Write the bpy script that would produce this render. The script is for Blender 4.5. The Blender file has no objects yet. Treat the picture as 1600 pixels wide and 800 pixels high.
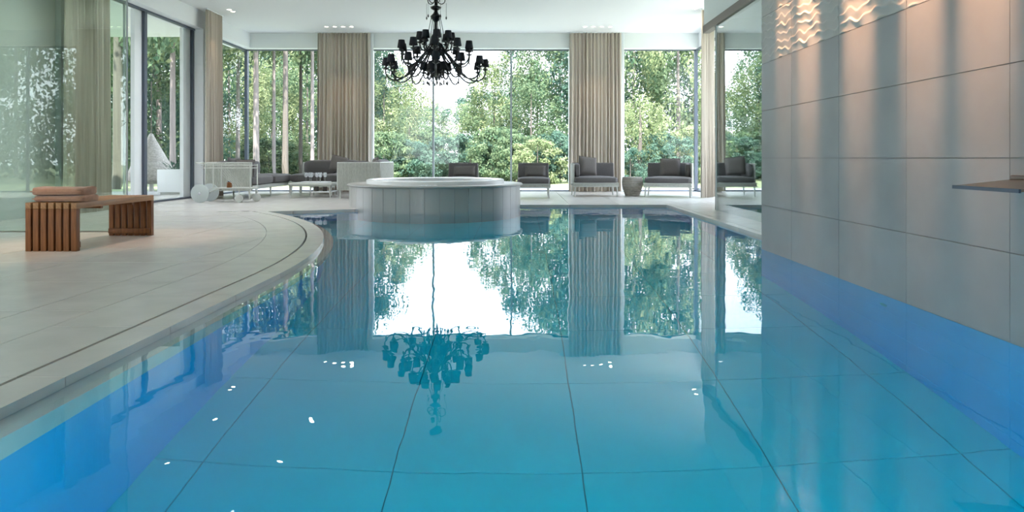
import bpy, bmesh, math, random
from mathutils import Vector, Matrix, noise
random.seed(7)
C = bpy.context.scene.collection
SC = bpy.context.scene
PI = math.pi
# ------------------------------------------------------------------ camera, sky, sun, exposure
F = 1103.0
cam = bpy.data.cameras.new('camera'); camo = bpy.data.objects.new('camera', cam); C.objects.link(camo)
camo.location = (0, 0, 0.93); camo.rotation_euler = (PI/2, 0, 0)
cam.sensor_width = 36; cam.lens = F/1600*36; cam.shift_x = -12/1600; cam.shift_y = -153/1600
cam.clip_start = 0.05; cam.clip_end = 600
SC.camera = camo
SC.view_settings.view_transform = 'Standard'; SC.view_settings.look = 'None'
SC.view_settings.gamma = 1; SC.view_settings.use_curve_mapping = False
SC.view_settings.exposure = 1.34
SC.cycles.max_bounces = 14; SC.cycles.transparent_max_bounces = 24; SC.cycles.transmission_bounces = 10
SC.cycles.diffuse_bounces = 6; SC.cycles.glossy_bounces = 5
SC.cycles.caustics_refractive = True; SC.cycles.caustics_reflective = True
SC.cycles.sample_clamp_indirect = 6; SC.cycles.blur_glossy = 0.5
SC.cycles.use_denoising = True

w = bpy.data.worlds.new('sky'); SC.world = w; w.use_nodes = True
nt = w.node_tree; nt.nodes.clear()
out = nt.nodes.new('ShaderNodeOutputWorld'); bg = nt.nodes.new('ShaderNodeBackground')
tc = nt.nodes.new('ShaderNodeTexCoord'); sx = nt.nodes.new('ShaderNodeSeparateXYZ')
rp = nt.nodes.new('ShaderNodeValToRGB')
rp.color_ramp.elements[0].position = 0.0; rp.color_ramp.elements[0].color = (0.87, 0.91, 1.0, 1)
rp.color_ramp.elements[1].position = 0.9; rp.color_ramp.elements[1].color = (0.64, 0.78, 1.0, 1)
nt.links.new(tc.outputs['Generated'], sx.inputs[0]); nt.links.new(sx.outputs['Z'], rp.inputs[0])
nt.links.new(rp.outputs[0], bg.inputs[0]); bg.inputs[1].default_value = 3.0
nt.links.new(bg.outputs[0], out.inputs[0])

sl = bpy.data.lights.new('sun', 'SUN'); so = bpy.data.objects.new('sun', sl); C.objects.link(so)
sl.energy = 9.0; sl.angle = 0.01; sl.color = (1.0, 0.95, 0.85)
so.rotation_euler = Vector((-0.02, 0.60, -0.95)).to_track_quat('-Z', 'Y').to_euler()

# ------------------------------------------------------------------ helpers
class MB:
    def __init__(s): s.v = []; s.f = []
    def add(s, vs, fs):
        n = len(s.v); s.v += [tuple(p) for p in vs]; s.f += [tuple(i+n for i in q) for q in fs]; return s
    def box(s, x0, x1, y0, y1, z0, z1):
        return s.add([(x0,y0,z0),(x1,y0,z0),(x1,y1,z0),(x0,y1,z0),(x0,y0,z1),(x1,y0,z1),(x1,y1,z1),(x0,y1,z1)],
                     [(3,2,1,0),(4,5,6,7),(0,1,5,4),(1,2,6,5),(2,3,7,6),(3,0,4,7)])
    def rbox(s, x0, x1, y0, y1, z0, z1, r, seg=2, bulge=0.0):
        bm = bmesh.new(); bmesh.ops.create_cube(bm, size=1)
        for v in bm.verts:
            v.co = Vector(((x0+x1)/2+v.co.x*(x1-x0), (y0+y1)/2+v.co.y*(y1-y0), (z0+z1)/2+v.co.z*(z1-z0)))
        if bulge: bmesh.ops.subdivide_edges(bm, edges=bm.edges[:], cuts=5, use_grid_fill=True)
        if bulge:
            cx, cy, cz = (x0+x1)/2, (y0+y1)/2, (z0+z1)/2
            hx, hy, hz = (x1-x0)/2, (y1-y0)/2, (z1-z0)/2
            for v in bm.verts:
                u, t, q = (v.co.x-cx)/hx, (v.co.y-cy)/hy, (v.co.z-cz)/hz
                # superellipsoid rounding by pulling corners in, then soft belly
                for _ in range(1):
                    k = (abs(u)**6+abs(t)**6+abs(q)**6)**(1/6)
                    k = max(k, 1e-6); m = max(abs(u), abs(t), abs(q))/k
                    u, t, q = u*m, t*m, q*m
                zz = q*hz + (bulge if q > 0 else -bulge)*abs(q)*(1-u*u)*(1-t*t)
                v.co = Vector((cx+u*hx, cy+t*hy, cz+zz))
        else:
            bmesh.ops.bevel(bm, geom=bm.edges[:], offset=r, segments=seg, profile=0.5, affect='EDGES')
        bm.verts.index_update()
        s.add([v.co[:] for v in bm.verts], [[v.index for v in f.verts] for f in bm.faces]); bm.free(); return s
    def prism(s, poly, z0, z1):
        n = len(poly)
        return s.add([(x,y,z0) for x,y in poly]+[(x,y,z1) for x,y in poly],
                     [tuple(range(n-1,-1,-1)), tuple(range(n,2*n))]+[(i,(i+1)%n,n+(i+1)%n,n+i) for i in range(n)])
    def tube(s, pts, r, n=8, cap=True):
        pts = [Vector(p) for p in pts]; k = len(pts); rr = r if isinstance(r, (list, tuple)) else [r]*k
        rings = []; up = None
        for i, p in enumerate(pts):
            t = (pts[min(i+1,k-1)]-pts[max(i-1,0)]).normalized()
            if up is None or abs(up.dot(t)) > 0.98:
                up = Vector((0,0,1)) if abs(t.z) < 0.9 else Vector((1,0,0))
            a = t.cross(up).normalized(); b = a.cross(t).normalized(); up = b
            rings.append([p+(a*math.cos(2*PI*j/n)+b*math.sin(2*PI*j/n))*rr[i] for j in range(n)])
        vs = [q for R in rings for q in R]
        fs = [(i*n+j, i*n+(j+1)%n, (i+1)*n+(j+1)%n, (i+1)*n+j) for i in range(k-1) for j in range(n)]
        if cap: fs += [tuple(range(n-1,-1,-1)), tuple((k-1)*n+j for j in range(n))]
        return s.add(vs, fs)
    def lathe(s, prof, n=24, c=(0,0,0), cap=True):
        k = len(prof)
        vs = [(c[0]+r*math.cos(2*PI*j/n), c[1]+r*math.sin(2*PI*j/n), c[2]+z) for r, z in prof for j in range(n)]
        fs = [(i*n+j, i*n+(j+1)%n, (i+1)*n+(j+1)%n, (i+1)*n+j) for i in range(k-1) for j in range(n)]
        if cap: fs += [tuple(range(n-1,-1,-1)), tuple((k-1)*n+j for j in range(n))]
        return s.add(vs, fs)
    def mesh(s, name, m=None, smooth=True, angle=40):
        me = bpy.data.meshes.new(name); me.from_pydata(s.v, [], s.f); me.update()
        if smooth:
            me.polygons.foreach_set('use_smooth', [True]*len(me.polygons))
            me.set_sharp_from_angle(angle=math.radians(angle))
        if m: me.materials.append(m)
        return me
    def build(s, name, m=None, parent=None, loc=(0,0,0), rz=0, smooth=True, angle=40):
        return link(name, s.mesh(name, m, smooth, angle), parent, loc, rz)
def link(name, me, parent=None, loc=(0,0,0), rz=0, scale=None, rot=None):
    o = bpy.data.objects.new(name, me); C.objects.link(o); o.location = loc
    o.rotation_euler = rot if rot else (0,0,rz)
    if scale: o.scale = scale
    if parent: o.parent = parent
    return o
def tag(o, label=None, cat=None, group=None, kind=None):
    if label: o['label'] = label
    if cat: o['category'] = cat
    if group: o['group'] = group
    if kind: o['kind'] = kind
    return o
def thing(name, label, cat, loc=(0,0,0), rz=0, group=None):
    return tag(link(name, None, None, loc, rz), label, cat, group)
def struct(name, b, m, label, smooth=False):
    return tag(b.build(name, m, smooth=smooth) if b else link(name, None), label, None, None, 'structure')
KIDS = {}
def copy_tree(o, parent=None, loc=None, rz=None, label=None):
    c = o.copy(); C.objects.link(c)
    if parent: c.parent = parent
    if loc is not None: c.location = loc
    if rz is not None: c.rotation_euler = (0,0,rz)
    if label: c['label'] = label
    for ch in list(o.children): copy_tree(ch, c)
    return c

ORD = 'first second third fourth fifth sixth seventh eighth ninth tenth eleventh twelfth thirteenth fourteenth fifteenth sixteenth seventeenth eighteenth'.split()
# ------------------------------------------------------------------ materials
def mat(name, col, rough=0.5, metal=0.0, var=0.0, scale=6.0, bump=0.0, bscale=40.0, stretch=(1,1,1), col2=None, spec=0.5, sheen=0.0, trans=0.0):
    m = bpy.data.materials.new(name); m.use_nodes = True; t = m.node_tree; b = t.nodes['Principled BSDF']
    b.inputs['Roughness'].default_value = rough; b.inputs['Metallic'].default_value = metal
    b.inputs['Specular IOR Level'].default_value = spec
    b.inputs['Base Color'].default_value = (*col, 1)
    if sheen: b.inputs['Sheen Weight'].default_value = sheen
    if var or bump:
        tc = t.nodes.new('ShaderNodeTexCoord'); mp = t.nodes.new('ShaderNodeMapping'); mp.inputs['Scale'].default_value = stretch
        t.links.new(tc.outputs['Object'], mp.inputs[0])
    if var:
        n = t.nodes.new('ShaderNodeTexNoise'); n.inputs['Scale'].default_value = scale; n.inputs['Detail'].default_value = 5
        r = t.nodes.new('ShaderNodeValToRGB'); c2 = col2 or tuple(max(0, c*(1-var)) for c in col); c1 = col if col2 else tuple(min(1, c*(1+var)) for c in col)
        r.color_ramp.elements[0].color = (*c2, 1); r.color_ramp.elements[1].color = (*c1, 1)
        r.color_ramp.elements[0].position = 0.3; r.color_ramp.elements[1].position = 0.7
        t.links.new(mp.outputs[0], n.inputs['Vector']); t.links.new(n.outputs[0], r.inputs[0]); t.links.new(r.outputs[0], b.inputs['Base Color'])
    if bump:
        n2 = t.nodes.new('ShaderNodeTexNoise'); n2.inputs['Scale'].default_value = bscale; n2.inputs['Detail'].default_value = 3
        bp = t.nodes.new('ShaderNodeBump'); bp.inputs['Strength'].default_value = bump; bp.inputs['Distance'].default_value = 0.01
        t.links.new(mp.outputs[0], n2.inputs['Vector']); t.links.new(n2.outputs[0], bp.inputs['Height']); t.links.new(bp.outputs[0], b.inputs['Normal'])
    return m
def glass_mat(name, tint, f0=0.05, scale=1.0):
    m = bpy.data.materials.new(name); m.use_nodes = True; t = m.node_tree; t.nodes.clear()
    o = t.nodes.new('ShaderNodeOutputMaterial'); mx = t.nodes.new('ShaderNodeMixShader')
    tr = t.nodes.new('ShaderNodeBsdfTransparent'); tr.inputs[0].default_value = (*tint, 1)
    gl = t.nodes.new('ShaderNodeBsdfGlossy'); gl.inputs['Roughness'].default_value = 0.0; gl.inputs[0].default_value = (0.95,1,0.98,1)
    lw = t.nodes.new('ShaderNodeLayerWeight'); lw.inputs[0].default_value = 0.5
    p = t.nodes.new('ShaderNodeMath'); p.operation = 'POWER'; p.inputs[1].default_value = 5
    ma = t.nodes.new('ShaderNodeMath'); ma.operation = 'MULTIPLY_ADD'; ma.inputs[1].default_value = (1-f0)*scale; ma.inputs[2].default_value = f0
    t.links.new(lw.outputs['Facing'], p.inputs[0]); t.links.new(p.outputs[0], ma.inputs[0]); t.links.new(ma.outputs[0], mx.inputs[0])
    t.links.new(tr.outputs[0], mx.inputs[1]); t.links.new(gl.outputs[0], mx.inputs[2]); t.links.new(mx.outputs[0], o.inputs[0])
    return m
def leaf_mat(name, c1, c2, tr=0.4):
    m = bpy.data.materials.new(name); m.use_nodes = True; t = m.node_tree; t.nodes.clear()
    o = t.nodes.new('ShaderNodeOutputMaterial'); mx = t.nodes.new('ShaderNodeMixShader'); mx.inputs[0].default_value = tr
    d = t.nodes.new('ShaderNodeBsdfDiffuse'); l = t.nodes.new('ShaderNodeBsdfTranslucent')
    tc = t.nodes.new('ShaderNodeTexCoord'); n = t.nodes.new('ShaderNodeTexNoise'); n.inputs['Scale'].default_value = 5; n.inputs['Detail'].default_value = 6
    r = t.nodes.new('ShaderNodeValToRGB'); r.color_ramp.elements[0].color = (*c1,1); r.color_ramp.elements[1].color = (*c2,1)
    r.color_ramp.elements[0].position = 0.35; r.color_ramp.elements[1].position = 0.65
    t.links.new(tc.outputs['Object'], n.inputs['Vector']); t.links.new(n.outputs[0], r.inputs[0])
    t.links.new(r.outputs[0], d.inputs[0]); t.links.new(r.outputs[0], l.inputs[0])
    t.links.new(d.outputs[0], mx.inputs[1]); t.links.new(l.outputs[0], mx.inputs[2]); t.links.new(mx.outputs[0], o.inputs[0])
    return m
def emit_mat(name, col, s):
    m = bpy.data.materials.new(name); m.use_nodes = True; b = m.node_tree.nodes['Principled BSDF']
    b.inputs['Emission Color'].default_value = (*col,1); b.inputs['Emission Strength'].default_value = s; return m
def water_mat(name, col, dens, bump=0.022):
    m = bpy.data.materials.new(name); m.use_nodes = True; t = m.node_tree; t.nodes.clear()
    o = t.nodes.new('ShaderNodeOutputMaterial'); g = t.nodes.new('ShaderNodeBsdfGlass'); g.inputs['IOR'].default_value = 1.333; g.inputs['Roughness'].default_value = 0
    tc = t.nodes.new('ShaderNodeTexCoord'); mp = t.nodes.new('ShaderNodeMapping'); mp.inputs['Scale'].default_value = (1, 0.8, 1)
    n = t.nodes.new('ShaderNodeTexNoise'); n.inputs['Scale'].default_value = 2.2; n.inputs['Detail'].default_value = 2.5; n.inputs['Roughness'].default_value = 0.55
    bp = t.nodes.new('ShaderNodeBump'); bp.inputs['Strength'].default_value = bump; bp.inputs['Distance'].default_value = 0.1
    t.links.new(tc.outputs['Object'], mp.inputs[0]); t.links.new(mp.outputs[0], n.inputs['Vector']); t.links.new(n.outputs[0], bp.inputs['Height'])
    t.links.new(bp.outputs[0], g.inputs['Normal'])
    va = t.nodes.new('ShaderNodeVolumeAbsorption'); va.inputs[0].default_value = (*col,1); va.inputs[1].default_value = dens
    t.links.new(g.outputs[0], o.inputs[0]); t.links.new(va.outputs[0], o.inputs['Volume'])
    return m
M = {}
M['white'] = mat('white_plaster', (0.88,0.89,0.92), 0.75)
M['ceiling'] = mat('ceiling_paint', (0.77,0.78,0.785), 0.8)
M['header'] = mat('header_paint', (0.80,0.83,0.82), 0.7)
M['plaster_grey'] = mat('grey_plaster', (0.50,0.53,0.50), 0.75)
M['grey_wall'] = mat('dark_panelling', (0.16,0.17,0.17), 0.6)
M['deck'] = mat('limestone_deck_tile', (0.60,0.58,0.55), 0.26, var=0.06, scale=3.5, bump=0.02, bscale=60)
M['grout'] = mat('tile_grout', (0.30,0.30,0.29), 0.85)
M['slot'] = mat('drain_slot', (0.05,0.05,0.05), 0.7)
M['wall_tile'] = mat('stone_wall_tile', (0.315,0.308,0.306), 0.42, var=0.08, scale=2.2, bump=0.015, bscale=50)
M['relief'] = mat('relief_wall_tile', (0.48,0.46,0.44), 0.55)
M['pool_floor'] = mat('pool_floor_tile', (0.0,0.64,0.74), 0.5, var=0.05, scale=2)  # teal cast of the lit water put into the tile colour
M['pool_wall'] = mat('pool_wall_tile', (0.0,0.47,0.82), 0.5, var=0.04, scale=2)  # blue cast of the lit water put into the colour of grey tile
M['pool_grout'] = mat('pool_grout', (0.01,0.36,0.44), 0.8)
M['frame_dark'] = mat('window_frame_metal', (0.10,0.12,0.16), 0.4, 0.3)
M['frame_white'] = mat('white_frame', (0.85,0.87,0.9), 0.4)
M['mullion'] = mat('mullion_grey', (0.30,0.34,0.36), 0.4)
M['glass'] = glass_mat('window_glass', (0.99,0.995,0.99), 0.012, 0.7)
M['screen_glass'] = glass_mat('screen_glass', (0.83,0.905,0.855), 0.045, 1.0)
M['mirror_glass'] = glass_mat('reflective_glass', (0.70,0.78,0.78), 0.22, 1.6)
M['curtain'] = mat('linen_curtain', (0.45,0.405,0.345), 0.85, var=0.16, scale=9, stretch=(3,3,0.05), sheen=0.2)
M['lining'] = mat('sheer_lining', (0.80,0.84,0.86), 0.8)
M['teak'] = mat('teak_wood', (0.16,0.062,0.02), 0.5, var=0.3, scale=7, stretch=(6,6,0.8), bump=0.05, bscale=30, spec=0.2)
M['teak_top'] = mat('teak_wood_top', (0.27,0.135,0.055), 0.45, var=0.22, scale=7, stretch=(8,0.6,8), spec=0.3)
M['towel'] = mat('towel_terry', (0.35,0.19,0.12), 0.95, var=0.1, scale=30, bump=0.6, bscale=180, sheen=0.3)
M['black'] = mat('black_lacquer', (0.008,0.009,0.013), 0.28)
M['shade'] = mat('black_shade_fabric', (0.010,0.011,0.018), 0.75)
M['cushion'] = mat('charcoal_fabric', (0.105,0.098,0.098), 0.9, var=0.1, scale=60, sheen=0.15)
M['pillow'] = mat('brown_grey_fabric', (0.125,0.112,0.105), 0.9, var=0.1, scale=60)
M['weave'] = mat('woven_cord', (0.42,0.43,0.39), 0.7, var=0.22, scale=26, stretch=(5,5,0.6), bump=0.3, bscale=120)
M['alu'] = mat('powder_coated_metal', (0.50,0.51,0.475), 0.45)
M['disc'] = mat('wheel_grey', (0.46,0.50,0.50), 0.5)
M['table'] = mat('table_top_stone', (0.62,0.63,0.59), 0.35)
M['tray'] = mat('tray_white', (0.86,0.88,0.90), 0.3)
M['pot'] = mat('stool_weave', (0.33,0.30,0.26), 0.75, var=0.2, scale=20)
M['pot_light'] = mat('stool_band', (0.58,0.58,0.55), 0.6)
M['tub'] = mat('tub_cladding', (0.36,0.36,0.335), 0.35, var=0.06, scale=3, stretch=(1,1,0.3))
M['tub_rim'] = mat('tub_rim_acrylic', (0.80,0.82,0.81), 0.25)
M['chrome'] = mat('chrome', (0.8,0.8,0.82), 0.12, 1.0)
M['steel'] = mat('brushed_steel', (0.36,0.27,0.21), 0.3, 1.0)
M['lamp'] = emit_mat('lamp_lens', (1.0,0.82,0.66), 12)
M['brown'] = mat('bronze_rail', (0.12,0.085,0.07), 0.4, 0.2)
M['bark'] = mat('bark', (0.11,0.095,0.085), 0.9, var=0.35, scale=8, stretch=(1,1,0.25))
M['bark_pale'] = mat('pale_bark', (0.22,0.19,0.19), 0.9, var=0.3, scale=8, stretch=(1,1,0.25))
M['grass'] = mat('lawn', (0.17,0.20,0.10), 0.95, var=0.25, scale=1.2)
M['terrace'] = mat('terrace_stone', (0.66,0.66,0.66), 0.7, var=0.05, scale=2)
M['wicker'] = mat('wicker', (0.30,0.28,0.25), 0.8, var=0.3, scale=18, bump=0.6, bscale=60)
M['leaf_a'] = leaf_mat('leaf_mid', (0.06,0.115,0.07), (0.19,0.25,0.14))
M['leaf_b'] = leaf_mat('leaf_deep', (0.045,0.10,0.08), (0.12,0.19,0.14))
M['leaf_c'] = leaf_mat('leaf_light', (0.12,0.17,0.08), (0.30,0.34,0.19))
mg = bpy.data.materials.new('wine_glass'); mg.use_nodes = True
b_ = mg.node_tree.nodes['Principled BSDF']; b_.inputs['Base Color'].default_value = (0.93,0.95,0.97,1); b_.inputs['Transmission Weight'].default_value = 0.75; b_.inputs['Roughness'].default_value = 0.05
M['wine'] = mg
M['water'] = water_mat('pool_water', (0.0,0.90,0.98), 0.30)
M['tub_water'] = water_mat('tub_water', (0.2,0.9,0.97), 0.2)

# ------------------------------------------------------------------ plan geometry
WZ = -0.04                       # water level (deck is z = 0)
PF = -1.70                       # pool floor
ARC_C = (-12.53, 5.5); R0 = 10.6
def arc_pt(off, a):              # offset curve of the pool's left edge, a = angle
    r = R0-off; return (ARC_C[0]+r*math.cos(a), ARC_C[1]+r*math.sin(a))
def curve(off, y_start, y_end, n=40):
    pts = []
    r = R0-off; x0 = ARC_C[0]+r
    if y_start < 5.5: pts.append((x0, y_start))
    a1 = math.asin(min(1, (y_end-5.5)/r))
    for i in range(n+1): pts.append(arc_pt(off, a1*i/n))
    return pts
TIP_Y = 12.3
FAR_A, FAR_B = (-4.42, 12.3), (-2.3, 13.13)     # far edge on the left of the tub
def clip(poly, inside, inter):
    out = []
    for i in range(len(poly)):
        a, b = poly[i], poly[(i+1) % len(poly)]; ia, ib = inside(a), inside(b)
        if ia >= 0: out.append(a)
        if (ia >= 0) != (ib >= 0):
            t = ia/(ia-ib); out.append((a[0]+(b[0]-a[0])*t, a[1]+(b[1]-a[1])*t))
    return out
def clip_half(poly, p, q):       # keep left of p->q
    return clip(poly, lambda r: (q[0]-p[0])*(r[1]-p[1])-(q[1]-p[1])*(r[0]-p[0]), None)
def clip_convex(poly, edges):
    for p, q in edges:
        if not poly: break
        poly = clip_half(poly, p, q)
    return poly

# ------------------------------------------------------------------ floor and deck
base = MB()
lc = curve(0.205, -1.5, TIP_Y)
poly_left = [(-16.2,-1.5)]+lc+[(-16.2,TIP_Y)]
base.prism(poly_left, -0.3, -0.012)
co_in, co_out = curve(0.187, -1.5, TIP_Y), curve(0.0, -1.5, TIP_Y)
base.prism([(-16.2,TIP_Y),(-4.55,TIP_Y),(-2.0,13.38),(-2.0,20.0),(-16.2,20.0)], -0.3, -0.012)
base.prism([(-2.0,14.12),(5.2,14.12),(5.2,20.0),(-2.0,20.0)], -0.3, -0.012)
base.prism([(3.0,7.57),(5.2,7.57),(5.2,14.12),(3.0,14.12)], -0.3, -0.012)
base.prism([(-1.9,-1.5),(5.2,-1.5),(5.2,0.5),(-1.9,0.5)], -0.3, -0.012)
floor = struct('floor', base, M['grout'], 'pale limestone tiled pool deck')
dr = MB()
for i in range(len(lc)-1):       # dark drainage slot, lower than the tiles
    a, b = lc[i], lc[i+1]; c, d = co_in[i], co_in[i+1]
    dr.prism([a, c, d, b], -0.12, -0.05)
dr.build('drain_slot', M['slot'], floor, smooth=False)
cp = MB()
cop_mid = curve(0.1, -1.5, TIP_Y)
def ring_tiles(o0, o1, step, y_end, name, z1=0.0, gap=0.006, z0=-0.05):
    # curved tiles between two offsets
    rm = R0-(o0+o1)/2; L0 = 5.5+1.5; La = rm*math.asin((y_end-5.5)/rm); total = L0+La
    n = int(total/step)+1
    def at(off, s):
        if s <= L0: return (ARC_C[0]+R0-off, -1.5+s)
        return arc_pt(off, (s-L0)/rm)
    for k in range(n):
        s0, s1 = k*step+gap/2, min(total, (k+1)*step-gap/2)
        if s1-s0 < 0.05: continue
        m = 6; pin = [at(o1, s0+(s1-s0)*i/m) for i in range(m+1)]; pout = [at(o0, s0+(s1-s0)*i/m) for i in range(m+1)]
        b = MB().prism(pout+pin[::-1], z0, z1)
        b.v = [tuple(q) for q in b.v]
        b.build(name, M['deck'], floor, smooth=False)
ring_tiles(0.0, 0.187, 0.9, TIP_Y, 'coping_tile', z0=-0.05)
ring_tiles(0.209, 0.66, 0.9, TIP_Y, 'tile')
# rectangular deck tiles, left of the curved bands
G = 0.004
pc = curve(0.666, -1.5, TIP_Y, 30); edges = [(pc[i], pc[i+1]) for i in range(len(pc)-1)]
ut = {}
def deck_tile(poly, x0=None, y0=None, full=False):
    if full:
        if 'sq' not in ut: ut['sq'] = MB().box(G, 1-G, G, 1-G, -0.05, 0).mesh('tile', M['deck'], False)
        return link('tile', ut['sq'], floor, (x0, y0, 0))
    if len(poly) < 3: return
    A = abs(sum(poly[i][0]*poly[(i+1)%len(poly)][1]-poly[(i+1)%len(poly)][0]*poly[i][1] for i in range(len(poly))))/2
    if A < 0.004: return
    MB().prism(poly, -0.05, 0).build('tile', M['deck'], floor, smooth=False)
for i in range(-9, -1):
    for j in range(-1, 13):
        x0, y0 = float(i), j+0.3-1.0
        if y0 >= TIP_Y-0.01: continue
        if x0+1 < -0.78*(y0+1)-0.9 and y0 < 9: continue
        sq = [(x0+G,y0+G),(x0+1-G,y0+G),(x0+1-G,y0+1-G),(x0+G,y0+1-G)]
        p = clip_convex(sq, edges)
        deck_tile(p, x0, y0, full=(len(p)==4 and all(abs(a[0]-b[0])+abs(a[1]-b[1])<1e-6 for a, b in zip(p, sq))))
for i in range(-9, 5):
    for j in range(0, 8):
        x0, y0 = float(i), TIP_Y+j
        x1, y1 = x0+1, min(y0+1, 19.95)
        sq = [(x0+G,y0+G),(x1-G,y0+G),(x1-G,y1-G),(x0+G,y1-G)]
        if x0 < -2.0: p = clip_half(sq, (FAR_A[0],FAR_A[1]-0.007), (FAR_B[0],FAR_B[1]-0.007))
        else: p = clip_half(sq, (-10,14.043), (10,14.043))
        if j < 7 and len(p) == 4 and p == sq: deck_tile(p, x0, y0, True)
        else: deck_tile(p)
for j in range(7):               # narrow deck beside the right glass
    y0 = 7.56+j*0.93
    deck_tile([(2.923,y0+G),(3.05-G,y0+G),(3.05-G,min(14.04,y0+0.93-G)),(2.923,min(14.04,y0+0.93-G))])
    deck_tile([(3.05+G,y0+G),(3.9,y0+G),(3.9,min(14.04,y0+0.93-G)),(3.05+G,min(14.04,y0+0.93-G))])
struct('trim_1', MB().box(-7.7,-4.9,8.87,8.97,-0.012,0.004), M['brown'], 'dark floor channel of the left glass screen')

# ------------------------------------------------------------------ swimming pool
pool = thing('swimming_pool', 'turquoise indoor swimming pool with a curved left edge', 'pool', (0,0,0))
outl = [(2.60,0.6),(2.60,7.56),(2.93,7.56),(2.93,14.05),(-0.2,14.05),(-1.0,14.2),(-2.3,13.13),FAR_A]+curve(0.0, 0.6, TIP_Y)[::-1][1:]
MB().box(-5, 3.2, 0.3, 14.6, PF-0.2, PF-0.012).build('basin_floor', M['pool_grout'], pool, smooth=False)
def offset_poly(P, d):
    n = len(P); res = []
    for i in range(n):
        p0, p1, p2 = Vector(P[i-1]), Vector(P[i]), Vector(P[(i+1)%n])
        e1, e2 = (p1-p0).normalized(), (p2-p1).normalized()
        n1, n2 = Vector((e1.y,-e1.x)), Vector((e2.y,-e2.x))
        b = (n1+n2); L = b.length; b = b/L if L > 1e-6 else n1
        k = d/max(0.3, b.dot(n1)); res.append((p1.x+b.x*k, p1.y+b.y*k))
    return res
def ring_wall(P, Q, z0, z1, idx):
    b = MB()
    for i in idx:
        j = (i+1)%len(P); b.prism([P[i],P[j],Q[j],Q[i]], z0, z1)
    return b
outq = offset_poly(outl, 0.14)
N = len(outl)
left_idx = [i for i in range(7, N-1)]
ring_wall(outl, outq, -0.26, -0.052, left_idx).build('waterline_band', M['wall_tile'], pool, smooth=True, angle=30)
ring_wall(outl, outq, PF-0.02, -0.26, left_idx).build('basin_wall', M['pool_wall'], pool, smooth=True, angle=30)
for other in ([1,2,3,4,5,6],[N-1]):
    ring_wall(outl, outq, -0.26, -0.052, other).build('waterline_band', M['deck'], pool, smooth=False)
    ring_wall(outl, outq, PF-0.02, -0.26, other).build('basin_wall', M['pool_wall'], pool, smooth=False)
lg = MB()
l0, l1 = curve(-0.005, 0.6, TIP_Y), curve(-0.11, 0.6, TIP_Y)
for i in range(len(l0)-1):
    lg.add([(*l0[i],-0.05),(*l0[i+1],-0.05),(*l1[i+1],-0.085),(*l1[i],-0.085),(*l0[i],-0.3),(*l0[i+1],-0.3),(*l1[i+1],-0.3),(*l1[i],-0.3)],[(0,3,2,1),(3,7,6,2)])
tag(lg.build('overflow_ledge', M['deck'], pool, smooth=True, angle=30), 'pale sloping ledge just under the water')
fx = [-4.67+k for k in range(7)]+[2.33]
ft = {}
for a in range(len(fx)):
    x0 = fx[a]; wdt = 1.0 if a < 7 else 0.6
    for j in range(15):
        y0 = 0.73+j-1.0
        if y0 > 14.0: continue
        if x0+1 < ARC_C[0]+math.sqrt(max(1, R0**2-max(0,y0-5.5)**2))-0.1 : continue
        if wdt not in ft: ft[wdt] = MB().box(0.004, wdt-0.004, 0.004, 0.996, -0.03, 0).mesh('floor_tile', M['pool_floor'], False)
        link('floor_tile', ft[wdt], pool, (x0, y0, PF))
wb = MB().prism(offset_poly(outl, 0.01), PF-0.02, WZ)
wt = wb.build('water', M['water'], pool, smooth=False); tag(wt, 'clear still turquoise pool water')

# ------------------------------------------------------------------ right wall: stone tiles, stacked 1.0 x 0.5, relief above
wr = struct('wall_right', MB().box(2.60,3.45,-1.5,7.55,-0.05,4.4), M['grout'], 'grey stone tiled wall rising from the pool')
yj = [-1.27, -0.27, 0.73, 1.73, 2.73, 3.73, 4.73, 5.73, 6.73, 7.56]
zj = [-1.70,-1.57,-1.07,-0.57,-0.07,0.43,0.93,1.43,1.93]
for a in range(len(yj)-1):
    for c in range(len(zj)-1):
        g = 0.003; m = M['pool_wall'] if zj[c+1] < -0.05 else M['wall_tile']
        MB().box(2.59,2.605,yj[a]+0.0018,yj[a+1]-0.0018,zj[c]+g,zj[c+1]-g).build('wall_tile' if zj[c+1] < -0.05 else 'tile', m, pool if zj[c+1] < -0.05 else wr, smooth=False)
MB().box(2.60,3.48,7.551,7.56,-0.012,4.39).build('end_panel', M['wall_tile'], wr, smooth=False)
def wave(u, v):                  # periodic in u over 1.0 and v over 0.5
    q = v/0.0833+0.22*math.sin(2*PI*(2*u)+0.9*math.sin(2*PI*(u+v*2)))+0.12*math.sin(2*PI*(5*u-v*2))
    fr = q-math.floor(q)
    amp = 0.65+0.35*math.sin(2*PI*(2*u-v*4)+0.8*math.sin(2*PI*2*u))
    return (fr**1.8 if fr < 0.86 else 0.762*(1-(fr-0.86)/0.14))*amp
def relief(nu, nv):
    b = MB(); vs = []; fs = []
    for i in range(nu+1):
        for j in range(nv+1):
            u, v = i/nu, j/nv
            e = 0 if (i in (0,nu) or j in (0,nv)) else 1
            vs.append((-0.012*wave(u, v*0.5)*e, 0.003+u*0.994, 0.003+v*0.494))
    for i in range(nu):
        for j in range(nv):
            a = i*(nv+1)+j; fs.append((a, a+1, a+nv+2, a+nv+1))
    return b.add(vs, fs).mesh('relief_tile', M['relief'], True, 80)
rel = relief(110, 84)
for y0 in (3.73,4.73,5.73,6.73):
    for k in range(4):
        o = link('relief_tile', rel, wr, (2.592, y0, 1.93+0.5*k))
        if y0 == 6.73: o.scale = (1, 0.83, 1)
for y0 in (-1.27,-0.27,0.73,1.73,2.73):
    MB().box(2.585,2.605,y0+.003,y0+.997,1.933,4.38).build('relief_tile', M['relief'], wr, smooth=False)
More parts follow.
